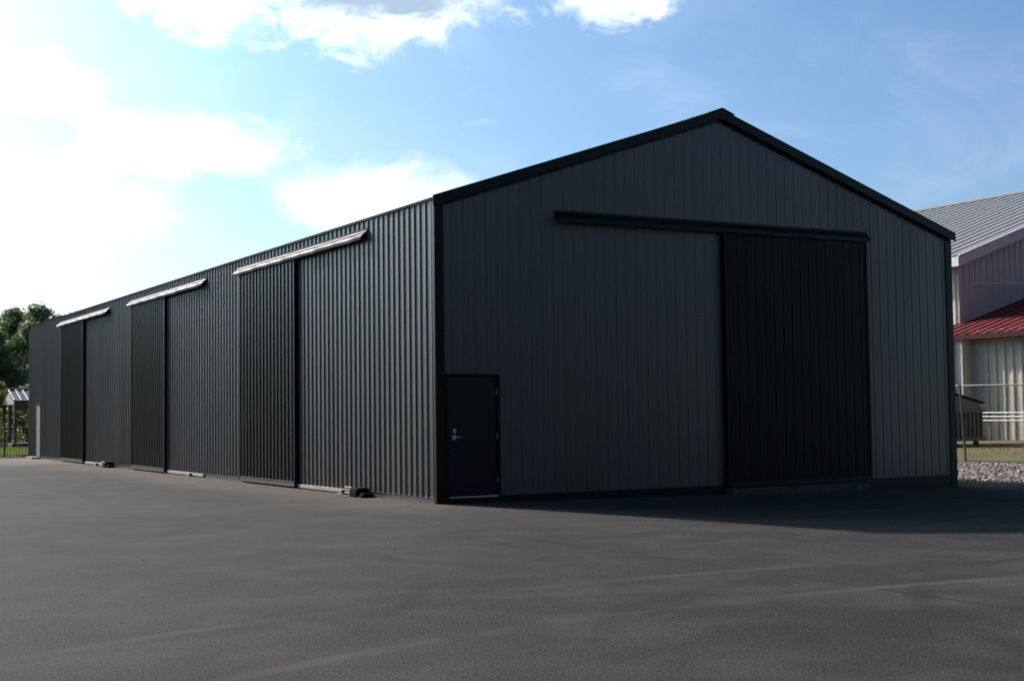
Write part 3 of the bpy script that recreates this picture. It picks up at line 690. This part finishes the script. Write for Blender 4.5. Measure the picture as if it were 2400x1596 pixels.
# ------------------------------------------------------------------ trees and bushes
def crown_mesh(name, h, r, zc, n, mat, seed, leaf=.22, lobes=26):
    rnd = random.Random(seed); m = MB(); L_ = []
    for i in range(lobes):
        a = rnd.uniform(0, 6.283); q = rnd.random(); z = zc + (h-zc)*q
        prof = math.sin(min(1, .18+q*.86)*math.pi)**.7 if q < .97 else .15
        rr = r*prof*rnd.uniform(.25, .95)
        L_.append((Vector((math.cos(a)*rr, math.sin(a)*rr, z)), rnd.uniform(.16, .30)*r*(1.1-.4*q)))
    for i in range(n):
        c_, s_ = L_[rnd.randrange(lobes)]
        d = Vector((rnd.gauss(0, 1), rnd.gauss(0, 1), rnd.gauss(0, .8))).normalized()
        p = c_ + d*s_*(rnd.random()**.35)*rnd.uniform(.8, 1.25)
        u = Vector((rnd.gauss(0, 1), rnd.gauss(0, 1), rnd.gauss(0, .6))).normalized()
        w = u.cross(d + Vector((.01, .02, .03))).normalized(); k = leaf*rnd.uniform(.5, 1.15)
        m.add([p-u*k*.5, p+w*k*.28, p+u*k*.5, p-w*k*.28], [(0, 1, 2, 3)])
    me = bpy.data.meshes.new(name); me.from_pydata(m.v, [], m.f); me.materials.append(mat); return me
def trunk_mesh(name, h, zc, r, seed):
    rnd = random.Random(seed); m = MB()
    m.tube([(0, 0, -.2), (.1, .05, h*.3), (-.05, .1, h*.6), (.05, 0, h*.88)], .022*h, 8, .004*h)
    for k in range(7):
        a = rnd.uniform(0, 6.28); z = lerp(zc, h*.75, rnd.random())
        m.tube([(0, 0, z), (math.cos(a)*r*.4, math.sin(a)*r*.4, z+h*.07), (math.cos(a)*r*.8, math.sin(a)*r*.8, z+h*.12)], .009*h, 6, .002*h)
    me = bpy.data.meshes.new(name); me.from_pydata(m.v, [], m.f); me.materials.append(M['bark']); return me
kinds = {
    'broad': (crown_mesh('crown', 10.0, 4.4, .6, 30000, M['leaf'], 3, .24, 95), trunk_mesh('trunk', 10.0, 2, 4.0, 1)),
    'dark': (crown_mesh('crown', 10.4, 4.0, .5, 30000, M['leafdk'], 11, .24, 95), trunk_mesh('trunk', 10.4, 2, 3.5, 2)),
    'bush': (crown_mesh('crown', 4.0, 2.0, .2, 3500, M['leafyel'], 21, .24, 20), trunk_mesh('trunk', 4.0, .6, 2.0, 3)),
    'shrub': (crown_mesh('crown', 2.0, 1.8, .05, 2500, M['leafdk'], 31, .20, 16), trunk_mesh('trunk', 2.0, .3, 1.8, 4)),
}
def plant(kind, name, x, y, s, rz, label, cat, group, sz=1.0):
    e = empty(name, (x, y, g(x, y)-.05), label, cat, group); e.rotation_euler = (0, 0, rz); e.scale = (s, s, s*sz)
    for nm, me in zip(('crown', 'trunk'), kinds[kind]):
        o = bpy.data.objects.new(nm, me); scene.collection.objects.link(o); o.parent = e
    return e
# azimuths as seen from the yard: the wood closes the view beyond the lawn and runs on to the left
def polar(azd, d): return (CAM[0]+math.sin(R(azd))*d, CAM[1]+math.cos(R(azd))*d)
wood = [  # azimuth, distance, kind, scale, label
    (8.3, 112, 'dark', 1.02, 'dark green tree at the left edge of the picture beyond the lawn'),
    (9.6, 118, 'broad', 1.12, 'tallest green tree left of the shed roof end'),
    (10.7, 112, 'broad', 1.10, 'green tree whose top shows just above the shed eave end'),
    (11.9, 116, 'dark', 1.03, 'dark green tree peeking over the far end of the shed eave'),
    (9.0, 104, 'dark', .80, 'lower dark tree in front of the wood behind the shelter'),
    (10.3, 103, 'dark', .84, 'lower dark tree rising right behind the shelter roof'),
    (8.8, 122, 'dark', 1.10, 'green tree seen between the leftmost crowns, further back in the wood'),
    (10.2, 124, 'dark', 1.08, 'dark tree filling the gap right of the tallest tree'),
    (11.2, 110, 'broad', 1.0, 'lighter green tree just left of where the shed eave begins'),
    (12.7, 119, 'broad', .88, 'low green crown hidden behind the far end of the shed eave'),
    (13.7, 120, 'broad', .84, 'green tree mostly hidden behind the far end of the shed'),
]
for i, (a, d, k, s_, lab) in enumerate(wood):
    x, y = polar(a, d); plant(k, 'tree', x, y, s_*.91, i*1.7, lab, 'tree', 'trees beyond the lawn')
def wood_mass(name, spots, label):
    """a far wood that reads as one mass: crowns and trunks of many trees in one object"""
    me_c = kinds['dark'][0]; cv = [v.co.copy() for v in me_c.vertices]; cf_ = [tuple(p.vertices) for p in me_c.polygons]
    m = MB()
    for i, (x, y, sc) in enumerate(spots):
        a = i*1.9; ca, sa = math.cos(a)*sc, math.sin(a)*sc; z = g(x, y)-.05; st = 6
        keep = [k for k in range(len(cf_)) if k % st == i % st]
        for k in keep:
            q = [cv[j] for j in cf_[k]]; c_ = sum(q, Vector())/4; q = [c_+(v-c_)*2.6 for v in q]
            m.add([(x+v.x*ca-v.y*sa, y+v.x*sa+v.y*ca, z+v.z*sc) for v in q], [(0, 1, 2, 3)])
        m.tube([(x, y, z-.2), (x, y, z+6*sc)], .2*sc, 6, .08*sc)
    return tag(m.build(name, M['leafdk'], recalc=False), label, 'wood', kind='stuff')
rw = random.Random(5)
sp1 = [(*polar(7.0-2.4*i, 112+9*math.sin(i*2.3)), rw.uniform(.9, 1.2)) for i in range(20)]
sp2 = [(*polar(a, 40+6*math.sin(a)), rw.uniform(1.2, 1.7)) for a in range(100, 292, 6)]  # unseen trees, added to cut sky fill and reflections on the gable
wood_mass('wood', sp1, 'dark green wood running on to the left beyond the lawn')
wood_mass('wood', sp2, 'tall green wood added unseen behind the viewer to darken the gable reflections')
for i, (a, d, s_, lab) in enumerate([(9.0, 84, .95, 'yellow green bush left of the shelter roof'), (10.25, 92, .98, 'round yellow green bush showing above the shelter roof'),
                                    (11.4, 90, .7, 'yellow green bush beside the far end of the shed')]):
    x, y = polar(a, d); plant('bush', 'bush', x, y, s_, i*2.0, lab, 'bush', 'yellow green bushes behind the shelter')
for i, a in enumerate((8.5, 9.15, 9.8, 10.4, 11.1)):
    x, y = polar(a, 96+(i % 2)*4)
    plant('shrub', 'shrub', x, y, 1.05+.1*(i % 3), i*1.3, ('dark shrub at the left picture edge under the wood', 'dark shrub seen between the left shelter posts',
          'dark shrub seen behind the middle of the shelter', 'dark shrub seen right of the front shelter post', 'dark shrub beside the shed end under the wood')[i], 'shrub', 'dark shrubs along the foot of the wood', .8)
